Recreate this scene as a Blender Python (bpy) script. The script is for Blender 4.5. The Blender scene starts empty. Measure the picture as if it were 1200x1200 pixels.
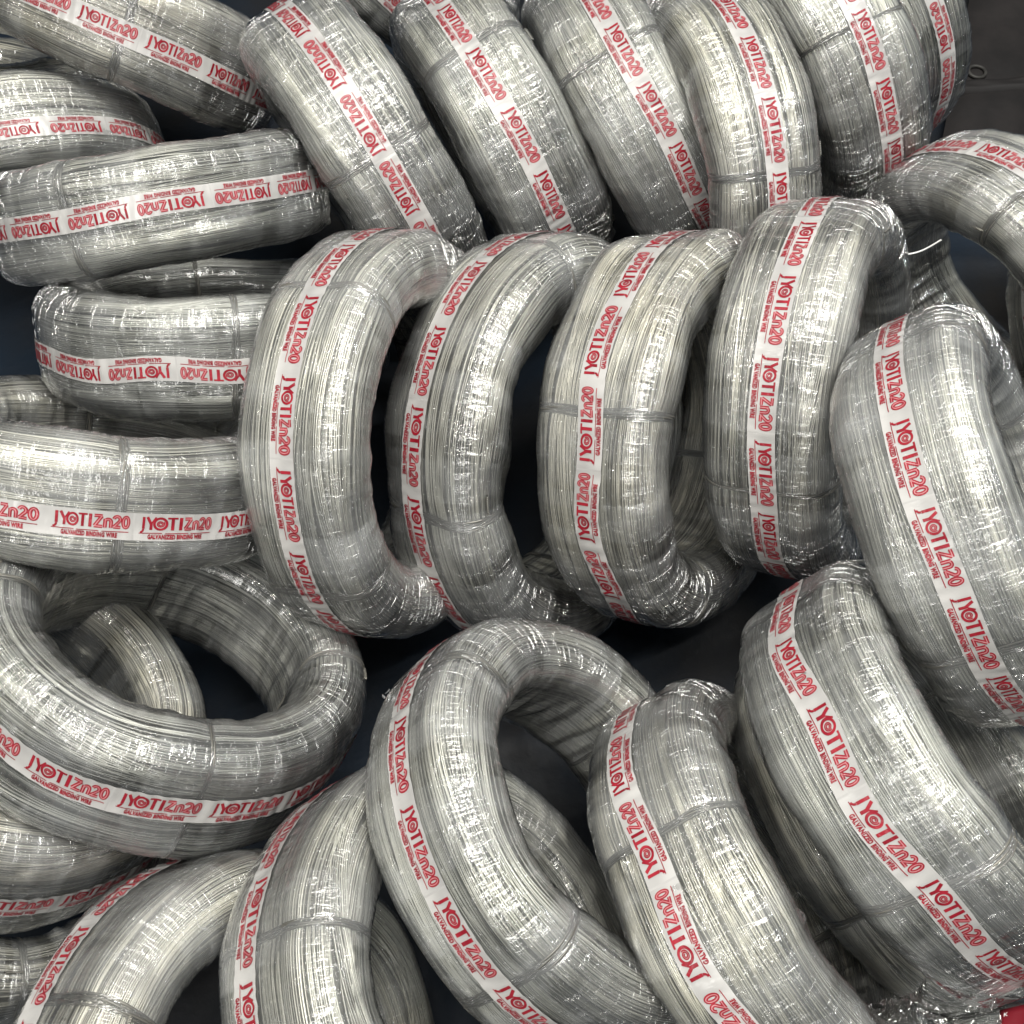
import bpy, math, random
import numpy as np
from mathutils import Matrix, Vector

# ------------------------------------------------------------------ camera, world, lights
scene = bpy.context.scene
col = scene.collection
CAM_H = 1.62
UPC = np.array([0, -.48, -.8773]); UPC /= np.linalg.norm(UPC)
FWC = np.array([0, -.8773, .48]); FWC /= np.linalg.norm(FWC)

def to_world(v):                       # surveyed positions are given relative to the camera (x right, y down, z ahead)
    v = np.asarray(v, float)
    return np.stack([v[..., 0], v @ FWC, v @ UPC], -1)

cam_data = bpy.data.cameras.new('camera')
cam_data.lens = 36 * 1300 / 1200; cam_data.sensor_width = 36
cam_data.clip_start = .05; cam_data.clip_end = 100
cam = bpy.data.objects.new('camera', cam_data); col.objects.link(cam)
right = Vector((1, 0, 0)); fw = Vector(to_world([0, 0, 1.])); upv = right.cross(fw)
m = Matrix((right, upv, -fw)).transposed().to_4x4(); m.translation = (0, 0, CAM_H)
cam.matrix_world = m
scene.camera = cam

world = bpy.data.worlds.new('World'); scene.world = world; world.use_nodes = True
bg = world.node_tree.nodes['Background']
bg.inputs[0].default_value = (.78, .86, .92, 1); bg.inputs[1].default_value = .13

def area(name, loc, target, sx, sy, power, color=(1, .97, .92)):
    l = bpy.data.lights.new(name, 'AREA'); l.shape = 'RECTANGLE'; l.size = sx; l.size_y = sy
    l.energy = power; l.color = color
    o = bpy.data.objects.new(name, l); col.objects.link(o); o.location = loc
    d = Vector(target) - Vector(loc); o.rotation_euler = d.to_track_quat('-Z', 'Y').to_euler()
    return o
area('hall_skylight', (.35, .95, 3.5), (0, .85, 0), 1.8, 1.4, 124, (1, .975, .925))
area('camera_side_fill', (-.9, -1.1, 2.7), (0, .8, 0), 1.3, 1.1, 38, (1, .985, .95))  # unseen fill behind the camera, added to light the faces turned to it
area('tube_lamp', (-1.0, .4, 3.0), (0, .7, 0), .035, 1.2, 30, (1, .96, .88))
area('tube_lamp', (.35, -.1, 3.1), (0, .7, 0), 1.2, .035, 26, (1, .96, .88))
area('tube_lamp', (1.7, .9, 2.8), (0, .8, 0), .035, 1.2, 26, (.95, .98, 1))

scene.view_settings.view_transform = 'Standard'; scene.view_settings.look = 'None'
scene.view_settings.exposure = 0; scene.view_settings.gamma = 1
scene.cycles.transparent_max_bounces = 24
scene.cycles.max_bounces = 8
scene.cycles.diffuse_bounces = 3

rng = np.random.default_rng(11)
random.seed(5)

# ------------------------------------------------------------------ helpers
def mesh_np(name, V, F, mats, uv=None, attr=None, smooth=True, fmat=None):
    V = np.asarray(V, np.float32); F = np.asarray(F, np.int32); k = F.shape[1]
    me = bpy.data.meshes.new(name)
    me.vertices.add(len(V)); me.vertices.foreach_set('co', V.ravel())
    me.loops.add(F.size); me.loops.foreach_set('vertex_index', F.ravel())
    me.polygons.add(len(F)); me.polygons.foreach_set('loop_start', np.arange(len(F), dtype=np.int32) * k)
    me.polygons.foreach_set('loop_total', np.full(len(F), k, np.int32))
    me.polygons.foreach_set('use_smooth', np.full(len(F), smooth, bool))
    for mt in (mats if isinstance(mats, (list, tuple)) else [mats]): me.materials.append(mt)
    if fmat is not None: me.polygons.foreach_set('material_index', np.asarray(fmat, np.int32))
    if uv is not None:
        l = me.uv_layers.new(name='UVMap'); l.data.foreach_set('uv', np.asarray(uv, np.float32)[F.ravel()].ravel())
    if attr is not None:
        a = me.attributes.new('tone', 'FLOAT', 'POINT'); a.data.foreach_set('value', np.asarray(attr, np.float32))
    me.update(calc_edges=True)
    return me

def link(name, me, parent=None, **props):
    o = bpy.data.objects.new(name, me); col.objects.link(o)
    if parent is not None: o.parent = parent
    for k, v in props.items(): o[k] = v
    return o

def grid_faces(nu, nv, wrap_u=False, wrap_v=False, base=0, flip=False):
    iu = np.arange(nu if wrap_u else nu - 1); iv = np.arange(nv if wrap_v else nv - 1)
    U, W = np.meshgrid(iu, iv, indexing='ij')
    a = U * nv + W; b = ((U + 1) % nu) * nv + W; c = ((U + 1) % nu) * nv + (W + 1) % nv; d = U * nv + (W + 1) % nv
    F = np.stack([a, b, c, d], -1).reshape(-1, 4) + base
    return F[:, ::-1] if flip else F

def tube_mesh_arrays(P, rad, ns=6, closed=False, up=None):
    P = np.asarray(P, float); n = len(P)
    T = (np.roll(P, -1, 0) - np.roll(P, 1, 0)) if closed else np.gradient(P, axis=0)
    T /= np.linalg.norm(T, axis=1)[:, None] + 1e-12
    ref = np.tile(np.array([.31, .52, .79]), (n, 1)) if up is None else up
    A = np.cross(T, ref); A /= np.linalg.norm(A, axis=1)[:, None] + 1e-12; B = np.cross(T, A)
    th = np.linspace(0, 2 * np.pi, ns, endpoint=False)
    rad = np.broadcast_to(np.asarray(rad, float), (n,))
    V = P[:, None] + rad[:, None, None] * (np.cos(th)[None, :, None] * A[:, None] + np.sin(th)[None, :, None] * B[:, None])
    return V.reshape(-1, 3), grid_faces(n, ns, wrap_u=closed, wrap_v=True)

def joinarr(parts):
    V = []; F = []; n = 0
    for v, f in parts: V.append(v); F.append(f + n); n += len(v)
    return np.concatenate(V), np.concatenate(F)

# ------------------------------------------------------------------ materials
def newmat(name):
    mt = bpy.data.materials.new(name); mt.use_nodes = True; nt = mt.node_tree; nt.nodes.clear()
    out = nt.nodes.new('ShaderNodeOutputMaterial')
    def N(t, ins=None, **kw):
        n = nt.nodes.new('ShaderNode' + t)
        for k, v in kw.items(): setattr(n, k, v)
        for k, v in (ins or {}).items():
            if isinstance(v, bpy.types.NodeSocket): nt.links.new(v, n.inputs[k])
            else: n.inputs[k].default_value = v
        return n
    return mt, out, N, nt

def mat_wire(name, c1, c2, rough, metal):
    mt, out, N, nt = newmat(name)
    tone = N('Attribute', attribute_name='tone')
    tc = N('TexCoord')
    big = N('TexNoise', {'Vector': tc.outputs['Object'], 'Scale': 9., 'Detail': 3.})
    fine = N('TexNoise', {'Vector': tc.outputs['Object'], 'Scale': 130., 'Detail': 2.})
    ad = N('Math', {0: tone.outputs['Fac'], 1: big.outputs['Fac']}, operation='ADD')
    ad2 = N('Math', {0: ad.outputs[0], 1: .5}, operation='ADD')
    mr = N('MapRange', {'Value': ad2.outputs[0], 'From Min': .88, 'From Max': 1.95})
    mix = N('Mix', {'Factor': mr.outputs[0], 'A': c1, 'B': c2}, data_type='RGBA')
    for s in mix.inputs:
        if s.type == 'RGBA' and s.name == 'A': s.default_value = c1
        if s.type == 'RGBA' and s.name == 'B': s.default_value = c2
    res = [s for s in mix.outputs if s.type == 'RGBA'][0]
    oi = N('ObjectInfo')
    tint = N('ValToRGB', {'Fac': oi.outputs['Random']}); e = tint.color_ramp.elements
    e[0].color = (.80, .82, .83, 1); e[1].color = (1.04, 1.02, .96, 1); e.new(.5).color = (.95, .955, .93, 1)
    mul = N('Mix', {'Factor': 1.}, data_type='RGBA', blend_type='MULTIPLY')
    rg_in = [q for q in mul.inputs if q.type == 'RGBA']; nt.links.new(res, rg_in[0]); nt.links.new(tint.outputs[0], rg_in[1])
    res = [q for q in mul.outputs if q.type == 'RGBA'][0]
    rr = N('MapRange', {'Value': fine.outputs['Fac'], 'To Min': rough - .08, 'To Max': rough + .1})
    p = N('BsdfPrincipled', {'Base Color': res, 'Metallic': metal, 'Roughness': rr.outputs[0]})
    nt.links.new(p.outputs[0], out.inputs[0])
    return mt

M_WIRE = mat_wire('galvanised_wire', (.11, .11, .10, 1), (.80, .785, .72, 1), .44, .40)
M_TIE = mat_wire('tie_wire', (.16, .155, .14, 1), (.36, .35, .32, 1), .45, .6)

def mat_film(name, veil=.16, gloss=1.0, use_uv=True):
    mt, out, N, nt = newmat(name)
    tc = N('TexCoord')
    src = tc.outputs['UV'] if use_uv else tc.outputs['Object']
    oi = N('ObjectInfo')
    va = N('Attribute', attribute_name='veil', attribute_type='OBJECT')
    # shift the pattern per object
    off = N('CombineXYZ', {'Z': oi.outputs['Random']})
    sc = N('VectorMath', {0: off.outputs[0], 1: (0, 0, 40.)}, operation='MULTIPLY')
    src2 = N('VectorMath', {0: src, 1: sc.outputs[0]}, operation='ADD').outputs[0]
    def mapped(s, rot=0.):
        return N('Mapping', {'Vector': src2, 'Scale': s, 'Rotation': (0, 0, rot)}).outputs[0]
    n_str = N('TexNoise', {'Vector': mapped((130, 17, 1), .12), 'Scale': 1., 'Detail': 3., 'Roughness': .6})
    n_str2 = N('TexNoise', {'Vector': mapped((60, 9, 1), -.35), 'Scale': 1., 'Detail': 2., 'Distortion': .6})
    n_crk = N('TexNoise', {'Vector': mapped((42, 42, 1)), 'Scale': 1., 'Detail': 4., 'Roughness': .65, 'Distortion': 1.2})
    n_big = N('TexNoise', {'Vector': mapped((7, 9, 1)), 'Scale': 1., 'Detail': 5., 'Roughness': .6})
    # helical overlap bands of the stretch film
    band = N('TexNoise', {'Vector': mapped((26, 1.6, 1), .22), 'Scale': 1., 'Detail': 0.})
    bs = N('MapRange', {'Value': band.outputs['Fac'], 'From Min': .50, 'From Max': .54})
    band2 = N('TexNoise', {'Vector': mapped((13, 1.2, 1), -.3), 'Scale': 1., 'Detail': 0.})
    bs2 = N('MapRange', {'Value': band2.outputs['Fac'], 'From Min': .52, 'From Max': .55})
    # height for bump
    h1 = N('Math', {0: n_str.outputs['Fac'], 1: 1.0}, operation='MULTIPLY')
    msk = N('MapRange', {'Value': n_big.outputs['Fac'], 'From Min': .42, 'From Max': .62, 'To Min': .25, 'To Max': 1.})
    h1m = N('Math', {0: h1.outputs[0], 1: msk.outputs[0]}, operation='MULTIPLY')
    h2 = N('Math', {0: n_str2.outputs['Fac'], 1: 1.3}, operation='MULTIPLY')
    h3 = N('Math', {0: n_crk.outputs['Fac'], 1: .75}, operation='MULTIPLY')
    s1 = N('Math', {0: h1m.outputs[0], 1: h2.outputs[0]}, operation='ADD')
    s2 = N('Math', {0: s1.outputs[0], 1: h3.outputs[0]}, operation='ADD')
    rg = N('MapRange', {'Value': n_str.outputs['Fac'], 'From Min': .53, 'From Max': .62, 'To Max': 1.0})
    rgm = N('Math', {0: rg.outputs[0], 1: msk.outputs[0]}, operation='MULTIPLY')
    rgs = N('Math', {0: rgm.outputs[0], 1: 1.25}, operation='MULTIPLY')
    s2 = N('Math', {0: s2.outputs[0], 1: rgs.outputs[0]}, operation='ADD')
    sx = N('SeparateXYZ', {0: src}); dy = N('Math', {0: sx.outputs[1], 1: .224}, operation='SUBTRACT')
    ab = N('Math', {0: dy.outputs[0]}, operation='ABSOLUTE')
    bst = N('MapRange', {'Value': ab.outputs[0], 'From Min': .05, 'From Max': .13, 'To Min': .28, 'To Max': 1.})
    bump = N('Bump', {'Height': s2.outputs[0], 'Strength': bst.outputs[0], 'Distance': .0042})
    lw = N('LayerWeight', {'Blend': .32})
    fr = N('Fresnel', {'IOR': 1.5})
    glossf = N('Math', {0: fr.outputs[0], 1: 2.4 * gloss}, operation='MULTIPLY'); glossf.use_clamp = True
    gl = N('BsdfGlossy', {'Color': (1, 1, 1, 1), 'Roughness': .085, 'Normal': bump.outputs[0]})
    tr = N('BsdfTransparent', {'Color': (.985, .99, .985, 1)})
    df = N('BsdfDiffuse', {'Color': (.82, .84, .84, 1)})
    tl = N('BsdfTranslucent', {'Color': (.80, .82, .82, 1)})
    dd = N('MixShader', {0: .35, 1: df.outputs[0], 2: tl.outputs[0]})
    # veil amount
    v0 = N('Math', {0: bs.outputs[0], 1: .06}, operation='MULTIPLY')
    v1 = N('Math', {0: bs2.outputs[0], 1: .06}, operation='MULTIPLY')
    vb = N('MapRange', {'Value': n_big.outputs['Fac'], 'From Min': .50, 'From Max': .78, 'To Min': 0., 'To Max': .14})
    vf = N('MapRange', {'Value': lw.outputs['Facing'], 'From Min': .5, 'From Max': 1., 'To Min': 0., 'To Max': .26})
    vc = N('MapRange', {'Value': n_crk.outputs['Fac'], 'From Min': .56, 'From Max': .72, 'To Min': 0., 'To Max': .14})
    a = N('Math', {0: v0.outputs[0], 1: v1.outputs[0]}, operation='ADD')
    a = N('Math', {0: a.outputs[0], 1: vb.outputs[0]}, operation='ADD')
    a = N('Math', {0: a.outputs[0], 1: vf.outputs[0]}, operation='ADD')
    a = N('Math', {0: a.outputs[0], 1: vc.outputs[0]}, operation='ADD')
    a = N('Math', {0: a.outputs[0], 1: va.outputs['Fac']}, operation='ADD')
    a = N('Math', {0: a.outputs[0], 1: veil}, operation='ADD'); a.use_clamp = True
    base = N('MixShader', {0: a.outputs[0], 1: tr.outputs[0], 2: dd.outputs[0]})
    fin = N('MixShader', {0: glossf.outputs[0], 1: base.outputs[0], 2: gl.outputs[0]})
    nt.links.new(fin.outputs[0], out.inputs[0])
    return mt
M_FILM = mat_film('stretch_film', .02)
M_LOOSE = mat_film('loose_film', -.16, .30)

def mat_tape():
    mt, out, N, nt = newmat('label_tape')
    tc = N('TexCoord')
    n = N('TexNoise', {'Vector': N('Mapping', {'Vector': tc.outputs['UV'], 'Scale': (150, 40, 1)}).outputs[0], 'Scale': 1., 'Detail': 3.})
    n2 = N('TexNoise', {'Vector': N('Mapping', {'Vector': tc.outputs['UV'], 'Scale': (14, 20, 1)}).outputs[0], 'Scale': 1., 'Detail': 2.})
    bump = N('Bump', {'Height': n.outputs['Fac'], 'Strength': .8, 'Distance': .0022})
    cr = N('ValToRGB', {'Fac': n2.outputs['Fac']}); cr.color_ramp.elements[0].color = (.32, .315, .305, 1); cr.color_ramp.elements[0].position = .3
    cr.color_ramp.elements[1].color = (.47, .46, .445, 1); cr.color_ramp.elements[1].position = .7
    p = N('BsdfPrincipled', {'Base Color': cr.outputs[0], 'Roughness': .5, 'Coat Weight': .8, 'Coat Roughness': .12, 'Coat Normal': bump.outputs[0]})
    tr = N('BsdfTransparent', {'Color': (.9, .9, .9, 1)})
    fin = N('MixShader', {0: .88, 1: tr.outputs[0], 2: p.outputs[0]})
    nt.links.new(fin.outputs[0], out.inputs[0]); return mt
M_TAPE = mat_tape()
def mat_plain(name, colr, rough=.5, metal=0., noise=0., nscale=20, bump=0.):
    mt, out, N, nt = newmat(name)
    p = N('BsdfPrincipled', {'Base Color': colr, 'Roughness': rough, 'Metallic': metal})
    if noise or bump:
        tc = N('TexCoord'); n = N('TexNoise', {'Vector': tc.outputs['Object'], 'Scale': nscale, 'Detail': 5.})
        c2 = tuple(min(1, c * (1 + noise)) for c in colr[:3]) + (1,); c1 = tuple(c * (1 - noise) for c in colr[:3]) + (1,)
        cr = N('ValToRGB', {'Fac': n.outputs['Fac']}); cr.color_ramp.elements[0].color = c1; cr.color_ramp.elements[0].position = .35
        cr.color_ramp.elements[1].color = c2; cr.color_ramp.elements[1].position = .65
        nt.links.new(cr.outputs[0], p.inputs['Base Color'])
        if bump:
            b = N('Bump', {'Height': n.outputs['Fac'], 'Strength': .6, 'Distance': bump}); nt.links.new(b.outputs[0], p.inputs['Normal'])
    nt.links.new(p.outputs[0], out.inputs[0]); return mt
def mat_ink(name, c1, c2):
    mt, out, N, nt = newmat(name)
    tc = N('TexCoord')
    n = N('TexNoise', {'Vector': tc.outputs['Object'], 'Scale': 70., 'Detail': 4.})
    n2 = N('TexNoise', {'Vector': tc.outputs['Object'], 'Scale': 190., 'Detail': 2., 'Distortion': .5})
    cr = N('ValToRGB', {'Fac': n.outputs['Fac']}); cr.color_ramp.elements[0].color = c1; cr.color_ramp.elements[0].position = .38
    cr.color_ramp.elements[1].color = c2; cr.color_ramp.elements[1].position = .68
    b = N('Bump', {'Height': n2.outputs['Fac'], 'Strength': .8, 'Distance': .002})
    p = N('BsdfPrincipled', {'Base Color': cr.outputs[0], 'Roughness': .6, 'Coat Weight': .35, 'Coat Roughness': .12, 'Coat Normal': b.outputs[0], 'Specular IOR Level': .25})
    nt.links.new(p.outputs[0], out.inputs[0]); return mt
M_RED = mat_ink('red_ink', (.18, .002, .011, 1), (.27, .010, .022, 1))
M_PALE = mat_ink('pale_ink', (.34, .10, .11, 1), (.42, .20, .205, 1))

# ------------------------------------------------------------------ coil cross-section (metres)
R, A_, B_, C_ = .25, .085, .045, .042
FA, FB, Q4 = A_ - C_, B_ - C_, C_ * math.pi / 2
SEG = np.array([FA, Q4, 2 * FB, Q4, 2 * FA, Q4, 2 * FB, Q4, FA]); LP = SEG.sum(); CUM = np.concatenate([[0], np.cumsum(SEG)])
RM = R - B_
def profile(t, h):
    t = np.mod(t, LP); h = np.broadcast_to(h, t.shape)
    k = np.clip(np.searchsorted(CUM, t, side='right') - 1, 0, 8); s = t - CUM[k]
    r = np.zeros_like(t); z = np.zeros_like(t)
    ph = s / C_
    for i in range(9):
        mk = k == i; S = s[mk]; P = ph[mk]; H = h[mk]
        if i == 0: r[mk] = R + H; z[mk] = S
        elif i == 1: r[mk] = RM + FB + (C_ + H) * np.cos(P); z[mk] = FA + (C_ + H) * np.sin(P)
        elif i == 2: r[mk] = RM + FB - S; z[mk] = A_ + H
        elif i == 3: r[mk] = RM - FB - (C_ + H) * np.sin(P); z[mk] = FA + (C_ + H) * np.cos(P)
        elif i == 4: r[mk] = RM - B_ - H; z[mk] = FA - S
        elif i == 5: r[mk] = RM - FB - (C_ + H) * np.cos(P); z[mk] = -FA - (C_ + H) * np.sin(P)
        elif i == 6: r[mk] = RM - FB + S; z[mk] = -A_ - H
        elif i == 7: r[mk] = RM + FB + (C_ + H) * np.sin(P); z[mk] = -FA - (C_ + H) * np.cos(P)
        else: r[mk] = R + H; z[mk] = -FA + S
    return r, z
def on_coil(u, t, h):
    u, t, h = np.broadcast_arrays(np.asarray(u, float), np.asarray(t, float), np.asarray(h, float))
    r, z = profile(t, h)
    return np.stack([r * np.cos(u), r * np.sin(u), z], -1)
def wob(g, u, amp, lo, hi, k=3):
    s = 0
    for _ in range(k): s = s + g.normal() * np.sin(u * g.integers(lo, hi + 1) + g.uniform(0, 6.28))
    return s * amp / math.sqrt(k)

NV = 5
VAR = []
for vi in range(NV):
    g = np.random.default_rng(100 + vi)
    ties = [0., math.pi / 2 + g.uniform(-.12, .12), math.pi + g.uniform(-.15, .15), 3 * math.pi / 2 + g.uniform(-.12, .12)]
    NU = 168
    u = np.linspace(0, 2 * np.pi, NU, endpoint=False)
    pinch = sum(np.exp(-(((u - a + np.pi) % (2 * np.pi) - np.pi) / .055) ** 2) for a in ties)
    lumps = [(g.integers(2, 10), g.integers(-3, 4), g.normal() * .00085, g.uniform(0, 6.3)) for _ in range(7)]
    def lump(uu, tq_):
        c = np.exp(-((((tq_ + LP / 2) % LP) - LP / 2) / .040) ** 6)
        return sum(a_ * np.sin(k_ * uu + m_ * 2 * np.pi * tq_ / LP + p_) for k_, m_, a_, p_ in lumps) * (1 - c)
    # bundles of wire
    pos = 0.; groups = []
    while pos < LP - .012:
        w = g.uniform(.009, .030); w = min(w, LP - pos); groups.append((pos + w / 2, w)); pos += w + g.uniform(.0008, .0042)
    allP = []
    for gc, w in groups:
        nw = max(4, int(w / .00240)); Hg = g.uniform(.0030, .0066)
        drift = wob(g, u, .0026, 1, 4, 3); wid = 1 + wob(g, u, .09, 1, 5, 2); lift = wob(g, u, .0009, 1, 5, 3)
        gt = g.uniform(-.32, .30)
        for j in range(nw):
            q = (j + .5) / nw * 2 - 1
            t = gc + drift + q * w / 2 * wid + wob(g, u, .0004, 1, 5, 2)
            h = -.0075 + Hg * np.sqrt(max(0, 1 - .96 * q * q)) + lift + g.normal() * .0008 + wob(g, u, .0002, 3, 9, 2)
            h = np.minimum(h, -.0013 + g.normal() * .0002) - .0022 * pinch
            allP.append((t, h, .5 + gt + g.normal() * .20, g.uniform(.00112, .00142)))
    for j in range(60):                                  # loose top wires that cross the bundles
        t = g.uniform(0, LP) + wob(g, u, g.uniform(.003, .010), 1, 3, 3)
        h = -.0012 + wob(g, u, .0006, 2, 6, 2) - .0018 * pinch
        h = np.minimum(h, -.0006)
        allP.append((t, h, -.0 + .6 + g.normal() * .2, .0010))
    for j in range(5):                                   # loose skeins lying across the others
        c0 = g.uniform(0, LP); dr = wob(g, u, g.uniform(.006, .014), 1, 2, 2); k_ = g.integers(5, 12); gt = g.uniform(-.25, .3); wd = 1 + wob(g, u, .18, 1, 4, 2)
        for i_ in range(k_):
            t = c0 + dr + (i_ - k_ / 2) * .0023 * wd + wob(g, u, .0004, 3, 9, 2)
            h = np.full(NU, -.0008) - .0012 * (2 * (i_ + .5) / k_ - 1) ** 2 - .0020 * pinch + wob(g, u, .0003, 2, 8, 2)
            allP.append((t, h, .5 + gt + g.normal() * .18, .0011))
    W = len(allP)
    T = np.array([p[0] for p in allP]); Hh = np.array([p[1] for p in allP]); rad = np.array([p[3] for p in allP])
    Hh = Hh + lump(u[None], T)
    P = on_coil(u[None], T, Hh)
    Po = on_coil(u[None], T, Hh + .001); Nn = (Po - P) / .001
    Tg = np.roll(P, -1, 1) - np.roll(P, 1, 1); Tg /= np.linalg.norm(Tg, axis=-1, keepdims=True)
    Bn = np.cross(Tg, Nn)
    tri = []
    for ang in (90, 210, 330):
        a = math.radians(ang); tri.append(P + rad[:, None, None] * (math.cos(a) * Bn + math.sin(a) * Nn))
    V = np.stack(tri, 2).reshape(-1, 3)
    F0 = grid_faces(NU, 3, True, True)
    F = (F0[None] + (np.arange(W) * NU * 3)[:, None, None]).reshape(-1, 4)
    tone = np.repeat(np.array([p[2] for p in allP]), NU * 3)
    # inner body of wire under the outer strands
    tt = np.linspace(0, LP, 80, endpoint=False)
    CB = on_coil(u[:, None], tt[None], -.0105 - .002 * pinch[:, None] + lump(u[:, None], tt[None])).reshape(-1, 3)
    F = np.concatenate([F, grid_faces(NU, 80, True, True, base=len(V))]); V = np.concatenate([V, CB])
    tone = np.concatenate([tone, np.full(len(CB), .05)])  # core toned dark: shade of the gaps put into its colour
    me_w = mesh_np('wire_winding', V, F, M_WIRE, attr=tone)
    # tie wires
    me_t = []
    for a in ties:
        parts = []
        tq = np.linspace(0, LP, 110, endpoint=False); du = g.uniform(-.03, .03) * np.sin(tq / LP * 2 * np.pi + g.uniform(0, 6))
        ns = g.integers(2, 5)
        for s in range(ns):
            uu = a + du + (s - (ns - 1) / 2) * .0125 + .003 * np.sin(tq / LP * 2 * np.pi * g.integers(3, 9) + g.uniform(0, 6))
            parts.append(tube_mesh_arrays(on_coil(uu, tq, -.0010 + .0006 * np.sin(tq * 90 + s * 2) + lump(uu, tq)), .0015, 6, True))
        tk = g.choice([.075, LP - .075, .10, LP - .10])      # twisted ends
        ss = np.linspace(0, 1, 26)
        for s in (0, np.pi):
            base = on_coil(a + .02 + ss * .09 + .006 * np.cos(ss * 26 + s), np.full(26, tk) + .0012 * np.sin(ss * 26 + s), .0010 + .0015 * np.sin(ss * 26 + s) + .001 * ss)
            parts.append(tube_mesh_arrays(base, .0011, 5))
        me_t.append(mesh_np('tie_wire', *joinarr(parts), M_TIE, attr=None))
    # film skin
    NU2, NT2 = 300, 130
    u2 = np.linspace(0, 2 * np.pi, NU2, endpoint=False)[:, None]; t2 = np.linspace(0, LP, NT2, endpoint=False)[None]
    pinch2 = sum(np.exp(-(((u2 - a + np.pi) % (2 * np.pi) - np.pi) / .05) ** 2) for a in ties)
    h = .0016 + 0 * u2 + 0 * t2
    for _ in range(26):
        ku = g.integers(2, 40); kt = g.integers(1, 7)
        h = h + .00016 * (1 + 6 / ku) * np.sin(ku * u2 + kt * 2 * np.pi * t2 / LP * g.choice([-1, 1]) + g.uniform(0, 6.3))
    inner = np.exp(-((t2 - LP / 2) / .06) ** 2)
    for _ in range(8):
        h = h + inner * .0006 * np.sin(g.integers(20, 70) * u2 + g.uniform(0, 6.3) + 2 * np.sin(2 * np.pi * t2 / LP))
    ctr = np.exp(-((((t2 + LP / 2) % LP) - LP / 2) / .040) ** 6)
    h = np.maximum(h, .0011 + .0008 * ctr) - .0009 * pinch2 * (1 - ctr)
    for _ in range(9):                                    # small lifted tags and folds of film
        uc, tcn = g.uniform(0, 6.28), g.uniform(0, LP)
        dd = (((u2 - uc + np.pi) % (2 * np.pi) - np.pi) * R / .010) ** 2 + (((t2 - tcn + LP / 2) % LP - LP / 2) / .006) ** 2
        h = h + .005 * np.exp(-dd)
    h = np.where(ctr > .3, np.minimum(h, .0026), h) + lump(u2, t2)
    V = on_coil(u2, t2, h)
    F = grid_faces(NU2, NT2, True, True)
    me_f = mesh_np('plastic_film', V.reshape(-1, 3), F, M_FILM)
    lu = np.arange(NU2)[:, None] / NU2 * 2 * np.pi * R
    # uv with seam handled per loop
    uvl = me_f.uv_layers.new(name='UVMap')
    iu, it = F // NT2, F % NT2
    du_ = iu.astype(float); dt_ = it.astype(float)
    mk = (iu.max(1) - iu.min(1)) > 1; du_[mk] = np.where(iu[mk] == 0, NU2, iu[mk])
    mk = (it.max(1) - it.min(1)) > 1; dt_[mk] = np.where(it[mk] == 0, NT2, it[mk])
    uvl.data.foreach_set('uv', np.stack([du_ / NU2 * 2 * np.pi * R, dt_ / NT2 * LP], -1).astype(np.float32).ravel())
    VAR.append(dict(wire=me_w, ties=me_t, film=me_f, ang=ties))

# ------------------------------------------------------------------ printed label tape
def stroke(pts, w0, w1=None, closed=False):
    """flat ribbon along a polyline -> verts (n,2), quads"""
    p = np.array(pts, float); n = len(p); w1 = w0 if w1 is None else w1
    if closed: d = np.roll(p, -1, 0) - np.roll(p, 1, 0)
    else: d = np.gradient(p, axis=0)
    d /= np.linalg.norm(d, axis=1)[:, None] + 1e-9
    nn = np.stack([-d[:, 1], d[:, 0]], 1); w = np.linspace(w0, w1, n)[:, None] / 2
    V = np.stack([p + nn * w, p - nn * w], 1).reshape(-1, 2)
    return V, grid_faces(n, 2, wrap_u=closed)
def seg(x0, y0, x1, y1, w, n=6):
    return stroke([(x0 + (x1 - x0) * i / (n - 1), y0 + (y1 - y0) * i / (n - 1)) for i in range(n)], w)
def arc(cx, cy, rx, ry, a0, a1, w, n=14, closed=False):
    a = np.radians(np.linspace(a0, a1, n, endpoint=not closed))
    return stroke(np.stack([cx + rx * np.cos(a), cy + ry * np.sin(a)], 1), w, closed=closed)
def logo():
    """one repeat of the print; unit = cap height, origin at left of baseline"""
    red = []; pale = []
    red += [seg(.26, 1.0, .26, .10, .20), arc(.06, .08, .20, .26, 0, -95, .15, 8)]            # J
    red += [seg(.52, 1.0, .80, .46, .20), seg(1.12, 1.0, .80, .44, .11), seg(.81, .54, .81, 0, .20)]                          # Y
    red += [arc(1.42, .48, .40, .44, 0, 360, .17, 26, True)]                                                               # O with spiral
    a = np.linspace(0, 4.2 * np.pi, 36); r = .06 + .20 * a / a[-1]
    red.append(stroke(np.stack([1.42 + r * np.cos(a), .48 + r * 1.05 * np.sin(a)], 1), .075))
    red += [seg(1.86, .93, 2.52, .93, .14), seg(2.19, .87, 2.19, 0, .21)]                                                   # T
    red += [seg(2.72, 1.0, 2.72, 0, .22)]                                                                                 # I
    def Z(w): return [seg(2.98, .90, 3.50, .90, w), seg(3.46, .88, 3.02, .12, w), seg(2.98, .10, 3.52, .10, w)]
    def n_(w): return [seg(3.68, .70, 3.68, .02, w), arc(3.87, .46, .19, .22, 180, 0, w, 10), seg(4.06, .48, 4.06, .02, w)]
    def two(w): return [arc(4.44, .68, .21, .24, 170, -40, w, 10), seg(4.60, .54, 4.26, .12, w), seg(4.22, .10, 4.70, .10, w)]
    def o_(w): return [arc(5.06, .50, .20, .41, 0, 360, w, 20, True)]
    for f in (Z, n_, two, o_): red += f(.25); pale += f(.07)
    red += [seg(-.05, -.27, 1.55, -.25, .06, 6), seg(1.75, -.27, 3.30, -.25, .06, 6), seg(3.5, -.27, 5.3, -.25, .06, 6)]
    return joinarr(red), joinarr(pale)
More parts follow.
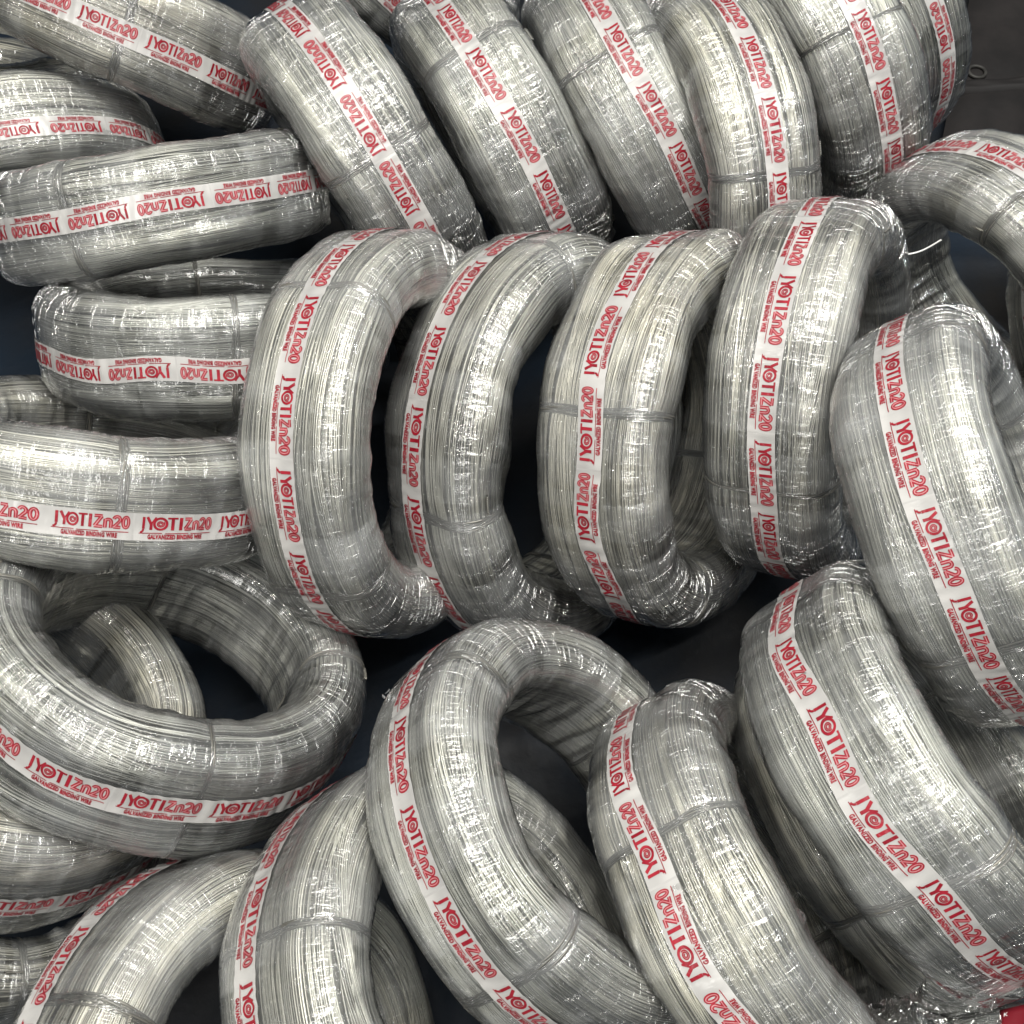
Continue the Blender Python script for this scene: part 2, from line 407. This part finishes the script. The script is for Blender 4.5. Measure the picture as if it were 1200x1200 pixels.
def font_mesh(body, height, bold=0.):
    cu = bpy.data.curves.new('txt', 'FONT'); cu.body = body; cu.size = 1; cu.offset = bold; cu.resolution_u = 2; cu.space_character = 1.12
    o = bpy.data.objects.new('txt', cu); col.objects.link(o)
    dg = bpy.context.evaluated_depsgraph_get(); me = o.evaluated_get(dg).to_mesh()
    me.calc_loop_triangles()
    V = np.zeros(len(me.vertices) * 3); me.vertices.foreach_get('co', V); V = V.reshape(-1, 3)[:, :2]
    F = np.zeros(len(me.loop_triangles) * 3, np.int32); me.loop_triangles.foreach_get('vertices', F); F = F.reshape(-1, 3)
    nz = (V[F[:, 1]] - V[F[:, 0]]); nz2 = (V[F[:, 2]] - V[F[:, 0]]); fl = nz[:, 0] * nz2[:, 1] - nz[:, 1] * nz2[:, 0] < 0
    F[fl] = F[fl][:, ::-1]
    o.evaluated_get(dg).to_mesh_clear(); bpy.data.objects.remove(o); bpy.data.curves.remove(cu)
    s = height / .69
    return V * s, F
LRED, LPALE = logo()
SUB = font_mesh('GALVANIZED BINDING WIRE', .33, .06)
sw = SUB[0][:, 0].max()
SUB = (SUB[0] * np.array([3.9 / sw, 1.]) + np.array([.62, -.70]), SUB[1])
CAP = .0160; TILES = 16; PITCH = 2 * math.pi * R / TILES; TAPE_W = .0345
def tris(f): return np.concatenate([f[:, [0, 1, 2]], f[:, [0, 2, 3]]]) if f.shape[1] == 4 else f
def tape_variant(seed, sign):
    g = np.random.default_rng(seed)
    cs = [(g.integers(1, 9), g.normal() * .0011, g.uniform(0, 6.3)) for _ in range(4)]
    rip = [(g.integers(14, 120), g.normal() * .00011, g.uniform(0, 6.3), g.uniform(-1.2, 1.2)) for _ in range(12)]
    wr = [(g.integers(3, 22), g.uniform(0, 6.3), g.uniform(.0007, .0021)) for _ in range(4)]
    def lat(u): return sum(a * np.sin(k * u + p) for k, a, p in cs)
    def hgt(u, y): return .0034 + sum(a * np.sin(k * u + p + q * y / .01) for k, a, p, q in rip)
    def place(x, y, dh):         # x along (metres), y across
        u = x / R; x2 = x + sum(a * np.sin(k * u + p) for k, p, a in wr) * .8; u2 = x2 / R
        th = sign * u2
        return on_coil(th, (lat(u2) + sign * y), hgt(u2, y) + dh)
    nu, nv = 720, 9
    x = np.linspace(0, 2 * math.pi * R, nu, endpoint=False); y = np.linspace(-TAPE_W / 2, TAPE_W / 2, nv)
    X, Y = np.meshgrid(x, y, indexing='ij')
    V = on_coil(sign * X / R, lat(X / R) + sign * Y, hgt(X / R, Y)).reshape(-1, 3)
    F = grid_faces(nu, nv, True, False)
    me = mesh_np('label_tape', V, F, M_TAPE, uv=np.stack([X.ravel(), Y.ravel()], 1))
    Vs = []; Fs = []; Ms = []; n = 0
    for k in range(TILES):
        x0 = k * PITCH + .008
        for (v, f), mi, dh in ((LRED, 0, .00050), (LPALE, 1, .00075), (SUB, 0, .00050)):
            xx = x0 + v[:, 0] * CAP; yy = v[:, 1] * CAP - .0030
            P = place(xx, yy, dh); f = tris(f)
            Vs.append(P); Fs.append(f + n); Ms.append(np.full(len(f), mi)); n += len(P)
    mp = mesh_np('printed_text', np.concatenate(Vs), np.concatenate(Fs), [M_RED, M_PALE], fmat=np.concatenate(Ms), smooth=False)
    return me, mp
TAPES = {s: [tape_variant(40 + 7 * i + (s > 0), s) for i in range(3)] for s in (1, -1)}

# ------------------------------------------------------------------ the coils: surveyed pose of each
# cx cy cz  axis(3)  size  width  tape offset  ovality(2)
POSE = {
'A':(-0.6293,-0.8091,1.8711,0.4014,-0.8846,-0.2374,1.0037,1.0114,-0.0125,-0.0002,-0.0001),
'B1':(-0.2279,-0.5596,1.7491,0.8394,-0.5431,0.0208,0.9967,0.9940,-0.0011,-0.0004,0.0050),
'B2':(-0.0138,-0.6197,1.8309,0.8686,-0.4906,-0.0698,1.0001,1.0036,-0.0030,-0.0015,-0.0016),
'B3':(0.1989,-0.6474,1.8179,-0.8590,0.4637,0.2169,0.9920,0.9924,-0.0196,-0.0143,0.0030),
'B4':(0.3116,-0.5595,1.7500,-0.9546,0.2657,-0.1342,0.9793,0.9776,-0.0013,0.0184,-0.0069),
'B5':(0.4761,-0.7297,1.8104,0.8740,-0.4842,-0.0408,0.9986,0.9991,0.0024,-0.0003,0.0028),
'B6':(0.5822,-0.8709,2.0041,0.7818,-0.5975,0.1782,0.9989,0.9966,0.0031,0.0022,0.0006),
'C':(0.7425,-0.3360,1.7033,-0.8080,0.5761,-0.1234,0.9840,0.9973,-0.0060,-0.0040,0.0031),
'D1':(-0.1671,-0.1063,1.5187,0.9070,0.0673,-0.4156,1.0333,0.9483,0.0020,0.0570,-0.0140),
'D2':(0.0442,-0.0959,1.5996,-0.7319,-0.1552,0.6635,1.0752,1.0036,0.0076,0.0857,-0.0475),
'D3':(0.2247,-0.1118,1.5314,-0.8071,-0.1293,0.5761,0.9967,1.0374,-0.0059,0.0683,-0.0073),
'D4':(0.4124,-0.1620,1.5097,-0.8727,-0.1349,0.4692,1.0002,0.9752,-0.0023,0.0044,-0.0150),
'E':(0.5426,0.0016,1.2977,-0.7969,0.3067,0.5204,0.9794,0.9563,0.0019,-0.0108,-0.0036),
'F':(0.4521,0.2781,1.2262,0.7235,-0.5616,-0.4014,0.9557,0.9949,-0.0039,-0.0098,0.0249),
'G':(0.2758,0.4258,1.2451,-0.7955,0.5395,0.2758,0.9821,0.9308,0.0138,-0.0127,-0.0066),
'H':(0.0645,0.3475,1.2281,-0.6936,0.5317,0.4861,0.9623,0.9235,-0.0020,0.0161,-0.0214),
'I':(-0.4290,0.1919,1.3686,-0.4659,0.8066,0.3639,1.0013,0.9754,-0.0138,-0.0254,-0.0164),
'J':(-0.5481,-0.0613,1.4626,-0.1630,0.9645,0.2076,0.9899,0.9506,0.0127,0.0004,0.0044),
'K':(-0.4275,-0.2643,1.6212,-0.0084,0.9395,0.3425,0.9600,0.9676,0.0052,0.0072,-0.0293),
'L':(-0.5167,-0.4512,1.6347,0.1585,0.9366,0.3124,0.9624,0.9076,-0.0019,0.0050,-0.0038),
'M':(-0.8242,-0.5655,1.8629,0.3071,0.9517,-0.0051,0.9513,0.9175,0.0265,0.0092,-0.0086),
'O':(-0.6241,0.2463,1.3407,-0.5739,0.6829,0.4519,0.9934,0.9999,-0.0057,0.0183,0.0060),
'Q':(-0.2918,0.6279,1.1898,0.7833,-0.2682,-0.5608,1.0056,0.9980,-0.0251,0.0066,0.0035),
'R':(-0.0633,0.5121,1.1916,-0.6933,0.5123,0.5068,1.0034,0.9986,0.0087,-0.0075,-0.0001),
'P':(-.66,.41,1.39,-0.5739,0.6829,0.4519,1,1,0,0,0),
'N':(-1.0048,-0.7465,1.9944,0.1088,-0.8878,-0.4472,1,1,0,0,0),
'U':(0.4840,0.3457,1.3744,0.6756,-0.5597,-0.4798,0.9857,0.9826,0,0.0046,-0.0139),
'X':(0.5678,0.8180,1.2335,0.0932,-0.3927,-0.9149,1,1,0,0,0),
'ZZ':(1.0413,-0.3169,1.7702,0.2353,-0.0320,-0.9714,1,.98,0,0.0068,0.0135),
'TB':(-0.2000,-1.0948,2.1500,0.7112,-0.4461,-0.5433,1,1,0,0,0),
}
# winding variant, where a tie crosses (photo survey), where a print repeat starts, reading heading there, film haze, label
INFO = {
'A':(0,(140,42),(172,47),(1,.4),.02,'coil slanting down from the top left corner, above the short coil end'),
'B1':(1,(437,186),(440,182),(-.5,-1),.08,'leftmost leaning coil of the top row, its print reading upward'),
'B2':(2,(550,50),(592,128),(.5,1),.06,'second leaning coil of the top row, bent tie wire across its tape'),
'B3':(3,(727,48),(757,95),(.5,1),.07,'third leaning coil of the top row, behind the coil with the upward print'),
'B4':(4,(917,203),(895,117),(.3,1),.02,'fourth leaning coil of the top row, tie wire near its lower end'),
'B5':(0,(1010,30),(1030,93),(.3,1),.01,'fifth leaning coil of the top row, next to the dark tarpaulin'),
'B6':(1,(1108,110),(1106,60),(0,-1),.0,'coil end mostly hidden behind the right end of the top row'),
'C':(2,(1215,215),(1147,175),(1,.2),.06,'coil arching in from the right edge over a dark hollow'),
'D1':(3,(372,330),(338,547),(0,1),.07,'leftmost upright coil of the middle row, tie wire curving over its top'),
'D2':(4,(492,603),(500,480),(0,1),.04,'second upright coil of the middle row, thin tie below its middle'),
'D3':(0,(694,478),(690,541),(0,-1),.02,'third upright coil of the middle row, print reading upward, tie across its middle'),
'D4':(1,(893,577),(891,515),(0,1),.03,'fourth and last upright coil of the middle row, shaded at its lower half'),
'E':(2,(1148,772),(1080,595),(.4,1),.13,'large milky wrapped coil at the right edge, standing over the lower right coil'),
'F':(3,(1085,1050),(1013,933),(.7,1),.05,'broad coil in the lower right corner, dark tie across its lower part'),
'G':(4,(747,985),(763,1030),(-.4,-1),.05,'coil at bottom right of centre whose print reads upward, beside the broad corner coil'),
'H':(0,(590,1157),(515,1055),(.5,1),.05,'open ring coil at bottom centre with torn film on its shoulder'),
'I':(1,(226,950),(143,926),(1,.2),.03,'tilted ring coil at left below the flat ones, its hole showing dark wire beneath'),
'J':(2,(140,617),(165,612),(1,0),.05,'flat lying coil at the left edge with print reading left to right'),
'K':(3,(15,390),(200,437),(-1,0),.03,'small looking flat coil tucked under the long left coil, print upside down'),
'L':(4,(78,252),(240,235),(-1,.1),.04,'long flat coil at upper left between two others, tie near the left edge'),
'M':(0,(-60,160),(118,150),(-1,.1),.08,'short coil end at the left edge under the slanting coil'),
'O':(1,(-80,1060),(70,1048),(1,-.2),.02,'bright cream coil at the left edge, directly below the tilted ring'),
'Q':(2,(46,1172),(100,1087),(-.5,1),.05,'coil curving out of the bottom left corner, tape along its outer left side'),
'R':(3,(293,1108),(310,1035),(-.3,1),.07,'coil at the bottom between the corner coil and the open ring'),
'P':(4,(0,1200),(60,1100),(1,0),.02,'lowest coil end at the left edge beneath the cream coil'),
'N':(0,(0,60),(40,60),(-1,0),.01,'dark coil behind the short coil end at the upper left edge'),
'U':(1,(950,1130),(900,980),(.5,1),.04,'shaded coil hidden beneath the broad lower right coil'),
'X':(2,(1000,1250),(1100,1200),(1,0),.06,'top of a film wrapped coil at the very bottom beside the red label scrap'),
'ZZ':(3,(1190,450),(1200,360),(0,1),.02,'strip of dark coil at the right edge beneath the arching coil'),
'TB':(4,(460,-80),(440,0),(.5,1),.0,'shaded coil behind the first gap of the top row'),
}
def frame(ax):
    ax = ax / np.linalg.norm(ax)
    h = np.array([0, 0, 1.]) if abs(ax[2]) < .9 else np.array([1., 0, 0])
    e1 = np.cross(h, ax); e1 /= np.linalg.norm(e1); return ax, e1, np.cross(ax, e1)
GRP = 'shrink wrapped wire coils heaped on the tarpaulin'
for key, ps in POSE.items():
    vi, tie_px, txt_px, head, veil, label = INFO[key]
    C = np.array(ps[:3]); ax, e1, e2 = frame(np.array(ps[3:6])); s, w, off, ea, eb = ps[6:]
    S2 = np.array([[1 + ea, eb], [eb, 1 - ea]]); ev, Qm = np.linalg.eigh(S2)
    if np.linalg.det(Qm) < 0: Qm[:, 1] *= -1
    c1 = e1 * Qm[0, 0] + e2 * Qm[1, 0]; c2 = e1 * Qm[0, 1] + e2 * Qm[1, 1]
    Mx = np.eye(4); Mx[:3, 0] = to_world(c1) * s * ev[0]; Mx[:3, 1] = to_world(c2) * s * ev[1]; Mx[:3, 2] = to_world(ax) * s * w
    Mx[:3, 3] = to_world(C) + [0, 0, CAM_H]
    root = bpy.data.objects.new('wire_coil', None); root.empty_display_size = .1; col.objects.link(root)
    root.matrix_world = Matrix(Mx.tolist())
    root['label'] = label; root['category'] = 'wire coil'; root['group'] = GRP
    # angle on the coil for a surveyed direction
    th = np.linspace(0, 2 * np.pi, 1440, endpoint=False)
    Pc = C + R * s * (np.cos(th)[:, None] * c1 * ev[0] + np.sin(th)[:, None] * c2 * ev[1]) + ax * off
    nrm = np.cos(th)[:, None] * c1 + np.sin(th)[:, None] * c2
    vis = (nrm * -Pc).sum(1) > -.02
    pr = np.stack([Pc[:, 0] / Pc[:, 2], Pc[:, 1] / Pc[:, 2]], 1) * 1300 + 600
    def angle(px):
        d = np.hypot(pr[:, 0] - px[0], pr[:, 1] - px[1]) + (~vis) * 1e4; return th[d.argmin()]
    a_tie = angle(tie_px); a_txt = angle(txt_px)
    i = int(round(a_txt / (2 * np.pi) * 1440)) % 1440; tg = pr[(i + 5) % 1440] - pr[i - 5]
    sign = 1 if tg @ np.array(head) > 0 else -1
    v = VAR[vi]; rz = a_tie - v['ang'][random.Random(key).randrange(4)]
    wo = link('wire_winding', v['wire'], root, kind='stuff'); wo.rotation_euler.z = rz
    for mt_ in v['ties']:
        t_ = link('tie_wire', mt_, root); t_.rotation_euler.z = rz
    if key == 'P':
        fo = link('plastic_film', v['film'], root, veil=float(veil)); fo.rotation_euler.z = rz; continue
    me_t, me_p = random.Random(key + 'b').choice(TAPES[sign])
    tp = link('label_tape', me_t, root); tp.rotation_euler.z = a_txt - sign * .008 / R; tp.location.z = off / (s * w)
    link('printed_text', me_p, tp)
    fo = link('plastic_film', v['film'], root, veil=float(veil) * .8); fo.rotation_euler.z = rz

# ------------------------------------------------------------------ tarpaulin on the ground
def mat_tarp():
    mt, out, N, nt = newmat('tarpaulin')
    tc = N('TexCoord')
    n = N('TexNoise', {'Vector': tc.outputs['Object'], 'Scale': 3.5, 'Detail': 6.})
    cr = N('ValToRGB', {'Fac': n.outputs['Fac']})
    cr.color_ramp.elements[0].color = (.010, .018, .030, 1); cr.color_ramp.elements[0].position = .35
    cr.color_ramp.elements[1].color = (.020, .018, .016, 1); cr.color_ramp.elements[1].position = .7
    wv = N('TexNoise', {'Vector': tc.outputs['Object'], 'Scale': 60., 'Detail': 4.})
    b = N('Bump', {'Height': wv.outputs['Fac'], 'Strength': .5, 'Distance': .003})
    p = N('BsdfPrincipled', {'Base Color': cr.outputs[0], 'Roughness': .55, 'Normal': b.outputs[0], 'Specular IOR Level': .15})
    nt.links.new(p.outputs[0], out.inputs[0]); return mt
M_TARP = mat_tarp()
n = 260
xs = np.linspace(-3.2, 3.2, n); ys = np.linspace(-1.6, 4.2, n)
X, Y = np.meshgrid(xs, ys, indexing='ij')
g = np.random.default_rng(4)
Z = np.zeros_like(X)
for _ in range(16):
    a = g.uniform(0, 6.3); k = g.uniform(6, 26); Z += .0045 * (8 / k) ** .6 * np.sin(k * (X * math.cos(a) + Y * math.sin(a)) + g.uniform(0, 6.3))
for _ in range(26):                                                       # creases
    a = g.uniform(0, 3.14); c = g.uniform(-1.5, 1.8); d = X * math.cos(a) + (Y - 1) * math.sin(a) - c + .03 * np.sin(5 * Y + a)
    Z += .009 * g.uniform(.5, 1) * np.exp(-(d / .018) ** 2)
Z = (Z - Z.max() * .5) * 1.5 - .006
ground = link('tarpaulin', mesh_np('tarpaulin', np.stack([X, Y, Z], -1).reshape(-1, 3), grid_faces(n, n), M_TARP), kind='structure')

def px_on_plane(px, h):                    # point of the plane z = h seen in a surveyed direction
    d = to_world(np.array([(px[0] - 600) / 1300, (px[1] - 600) / 1300, 1.])); t = (h - CAM_H) / d[2]
    return np.array([0, 0, CAM_H]) + d * t
# seams: welded strips of tarpaulin seen in the open corner
M_SEAM = mat_plain('tarp_hem', (.010, .008, .0075, 1), .7, noise=.4, nscale=12, bump=.004)
def strip(p0, p1, wd, h):
    p0, p1 = p0[:2], p1[:2]; d = (p1 - p0); L = np.linalg.norm(d); d /= L; nn = np.array([-d[1], d[0]])
    k = 40; sx = np.linspace(0, L, k)[:, None]; q = np.linspace(-1, 1, 7)[None]
    XY = p0 + d * sx[..., None] + nn * (q * wd / 2)[..., None]
    zz = h + .002 * np.sin(sx * 31) * (1 - q ** 2) + .0035 * (1 - q ** 4) + .0015 * np.sin(sx * 57 + q * 3)
    zz = np.where(np.abs(q) == 1, h - .012, zz)
    return np.concatenate([XY, zz[..., None]], -1).reshape(-1, 3), grid_faces(k, 7)
hh = .016
V, F = strip(px_on_plane((1205, -140), hh), px_on_plane((1150, 190), hh), .16, hh)
link('hem_strip', mesh_np('hem_strip', V, F, M_SEAM), ground)
V, F = strip(px_on_plane((1090, 108), hh), px_on_plane((1300, 92), hh), .035, hh + .010)
link('hem_strip', mesh_np('hem_strip', V, F, M_SEAM), ground)
# grommet
M_GROM = mat_plain('tarnished_brass', (.05, .048, .044, 1), .6, .4, noise=.3, nscale=80)
gc = px_on_plane((1145, 84), .024)
th = np.linspace(0, 2 * np.pi, 40, endpoint=False)
V, F = tube_mesh_arrays(np.stack([gc[0] + .0175 * np.cos(th), gc[1] + .0175 * np.sin(th), np.full(40, gc[2])], 1), .0036, 8, True)
link('grommet', mesh_np('grommet', V, F, M_GROM), ground)

# ------------------------------------------------------------------ loose film, torn tags, red scrap
def cam_pt(px, z):
    return to_world(np.array([(px[0] - 600) / 1300 * z, (px[1] - 600) / 1300 * z, z])) + [0, 0, CAM_H]
def film_sheet(name, quad, depths, seed, crump, label, cat='plastic film', nn=70):
    """crumpled sheet spanned between four corners"""
    P = [cam_pt(q, z) for q, z in zip(quad, depths)]
    g = np.random.default_rng(seed)
    a = np.linspace(0, 1, nn)[:, None, None]; b = np.linspace(0, 1, nn)[None, :, None]
    S = (P[0] * (1 - a) + P[1] * a) * (1 - b) + (P[3] * (1 - a) + P[2] * a) * b
    nrm = np.cross(P[1] - P[0], P[3] - P[0]); nrm /= np.linalg.norm(nrm)
    if nrm[2] < 0: nrm = -nrm
    h = 0; dx = 0
    for _ in range(11):
        an = g.uniform(0, 6.3); k = g.uniform(3, 15); ph = g.uniform(0, 6.3)
        s = np.sin(k * (a * math.cos(an) + b * math.sin(an)) + ph); h = h + (1 - np.abs(s) ** .8) * (5 / k) * g.uniform(.3, 1)
        dx = dx + .12 * np.sin(k * .6 * (a * math.sin(an) - b * math.cos(an)) + ph) * (7 / k)
    S = S + nrm * h * crump + (P[1] - P[0]) * dx * .12 * np.sin(np.pi * b) + (P[3] - P[0]) * dx * .1
    uv = np.stack([np.broadcast_to(a[..., 0] * .2, (nn, nn)).ravel(), np.broadcast_to(b[..., 0] * .2, (nn, nn)).ravel()], 1)
    o = link(name, mesh_np(name, S.reshape(-1, 3), grid_faces(nn, nn), M_LOOSE, uv=uv)); o['label'] = label; o['category'] = cat; o['veil'] = 0.
    o['group'] = 'loose pieces of clear film'
    return o
film_sheet('loose_film', [(1020, 1185), (1168, 1150), (1190, 1260), (1010, 1290)], [1.14, 1.10, 1.02, 1.05], 2, .012,
           'crumpled clear film at the bottom right under the broad corner coil')
film_sheet('loose_film', [(1062, 768), (1150, 830), (1230, 960), (1120, 880)], [1.34, 1.27, 1.28, 1.38], 3, .016,
           'sagging clear film between the milky right coil and the corner coil')
def shred(px, z, n_, size, seed, label):
    g = np.random.default_rng(seed); parts = []
    c = cam_pt(px, z)
    for i in range(n_):
        d = g.normal(size=3); d /= np.linalg.norm(d); L = size * g.uniform(.5, 1.2); w = size * g.uniform(.15, .4)
        sd = np.cross(d, g.normal(size=3)); sd /= np.linalg.norm(sd)
        s = np.linspace(0, 1, 8)[:, None]; curl = np.cross(d, sd)
        mid = c + g.normal(size=3) * size * .35 + d * L * (s - .3) + curl * L * .3 * np.sin(s * g.uniform(2, 5))
        ww = (w * (1 - s) ** .6 * (1 + .4 * np.sin(s * 20 + i)))
        V = np.stack([mid - sd * ww / 2, mid + curl * ww * .2, mid + sd * ww / 2], 1).reshape(-1, 3)
        parts.append((V, grid_faces(8, 3)))
    o = link('torn_film', mesh_np('torn_film', *joinarr(parts), M_LOOSE)); o['veil'] = .35; o['label'] = label; o['category'] = 'film scrap'; o['group'] = 'torn film tags'
M_SHRED = mat_plain('torn_film', (.72, .73, .71, 1), .25)
shred((456, 818), 1.12, 7, .010, 1, 'torn film tag on the left shoulder of the open ring')

# dark red label scrap with pale letters
M_DRED = mat_plain('dark_red_print', (.13, .008, .014, 1), .35)
P = [cam_pt((1172, 1184), 1.12), cam_pt((1240, 1168), 1.12), cam_pt((1240, 1230), 1.08), cam_pt((1166, 1230), 1.08)]
a = np.linspace(0, 1, 12)[:, None, None]; b = np.linspace(0, 1, 8)[None, :, None]
S = (P[0] * (1 - a) + P[1] * a) * (1 - b) + (P[3] * (1 - a) + P[2] * a) * b
S = S + np.array([0, 0, 1]) * .002 * np.sin(a * 9 + b * 3)
scrap = link('label_scrap', mesh_np('label_scrap', S.reshape(-1, 3), grid_faces(12, 8), M_DRED))
mod = scrap.modifiers.new('thickness', 'SOLIDIFY'); mod.thickness = .0004
scrap['label'] = 'dark red label scrap with pale letters in the bottom right corner'; scrap['category'] = 'label'
ex = P[1] - P[0]; ex /= np.linalg.norm(ex); ey = P[0] - P[3]; ey /= np.linalg.norm(ey)
for txt, px, sz in (('K', (1176, 1188), .005), ('R', (1176, 1198), .006)):
    v, f = font_mesh(txt, sz, .0)
    o3 = cam_pt(px, 1.11); VV = o3 + v[:, :1] * ex + v[:, 1:] * ey - ey * .004
    link('letter', mesh_np('letter', VV, f, M_SHRED, smooth=False), scrap)

# stray strand in the hollow, a film glint given as pale colour
ss = np.linspace(0, 1, 20)[:, None]
q0, q1 = cam_pt((1064, 298), 1.55), cam_pt((1103, 281), 1.52)
Pp = q0 * (1 - ss) + q1 * ss - np.array([0, 0, .006]) * np.sin(np.pi * ss)
V, F = tube_mesh_arrays(Pp, .0013, 6)
o = link('film_strand', mesh_np('film_strand', V, F, M_SHRED)); o['label'] = 'short curved pale strand in the dark hollow at the upper right'; o['category'] = 'strand'
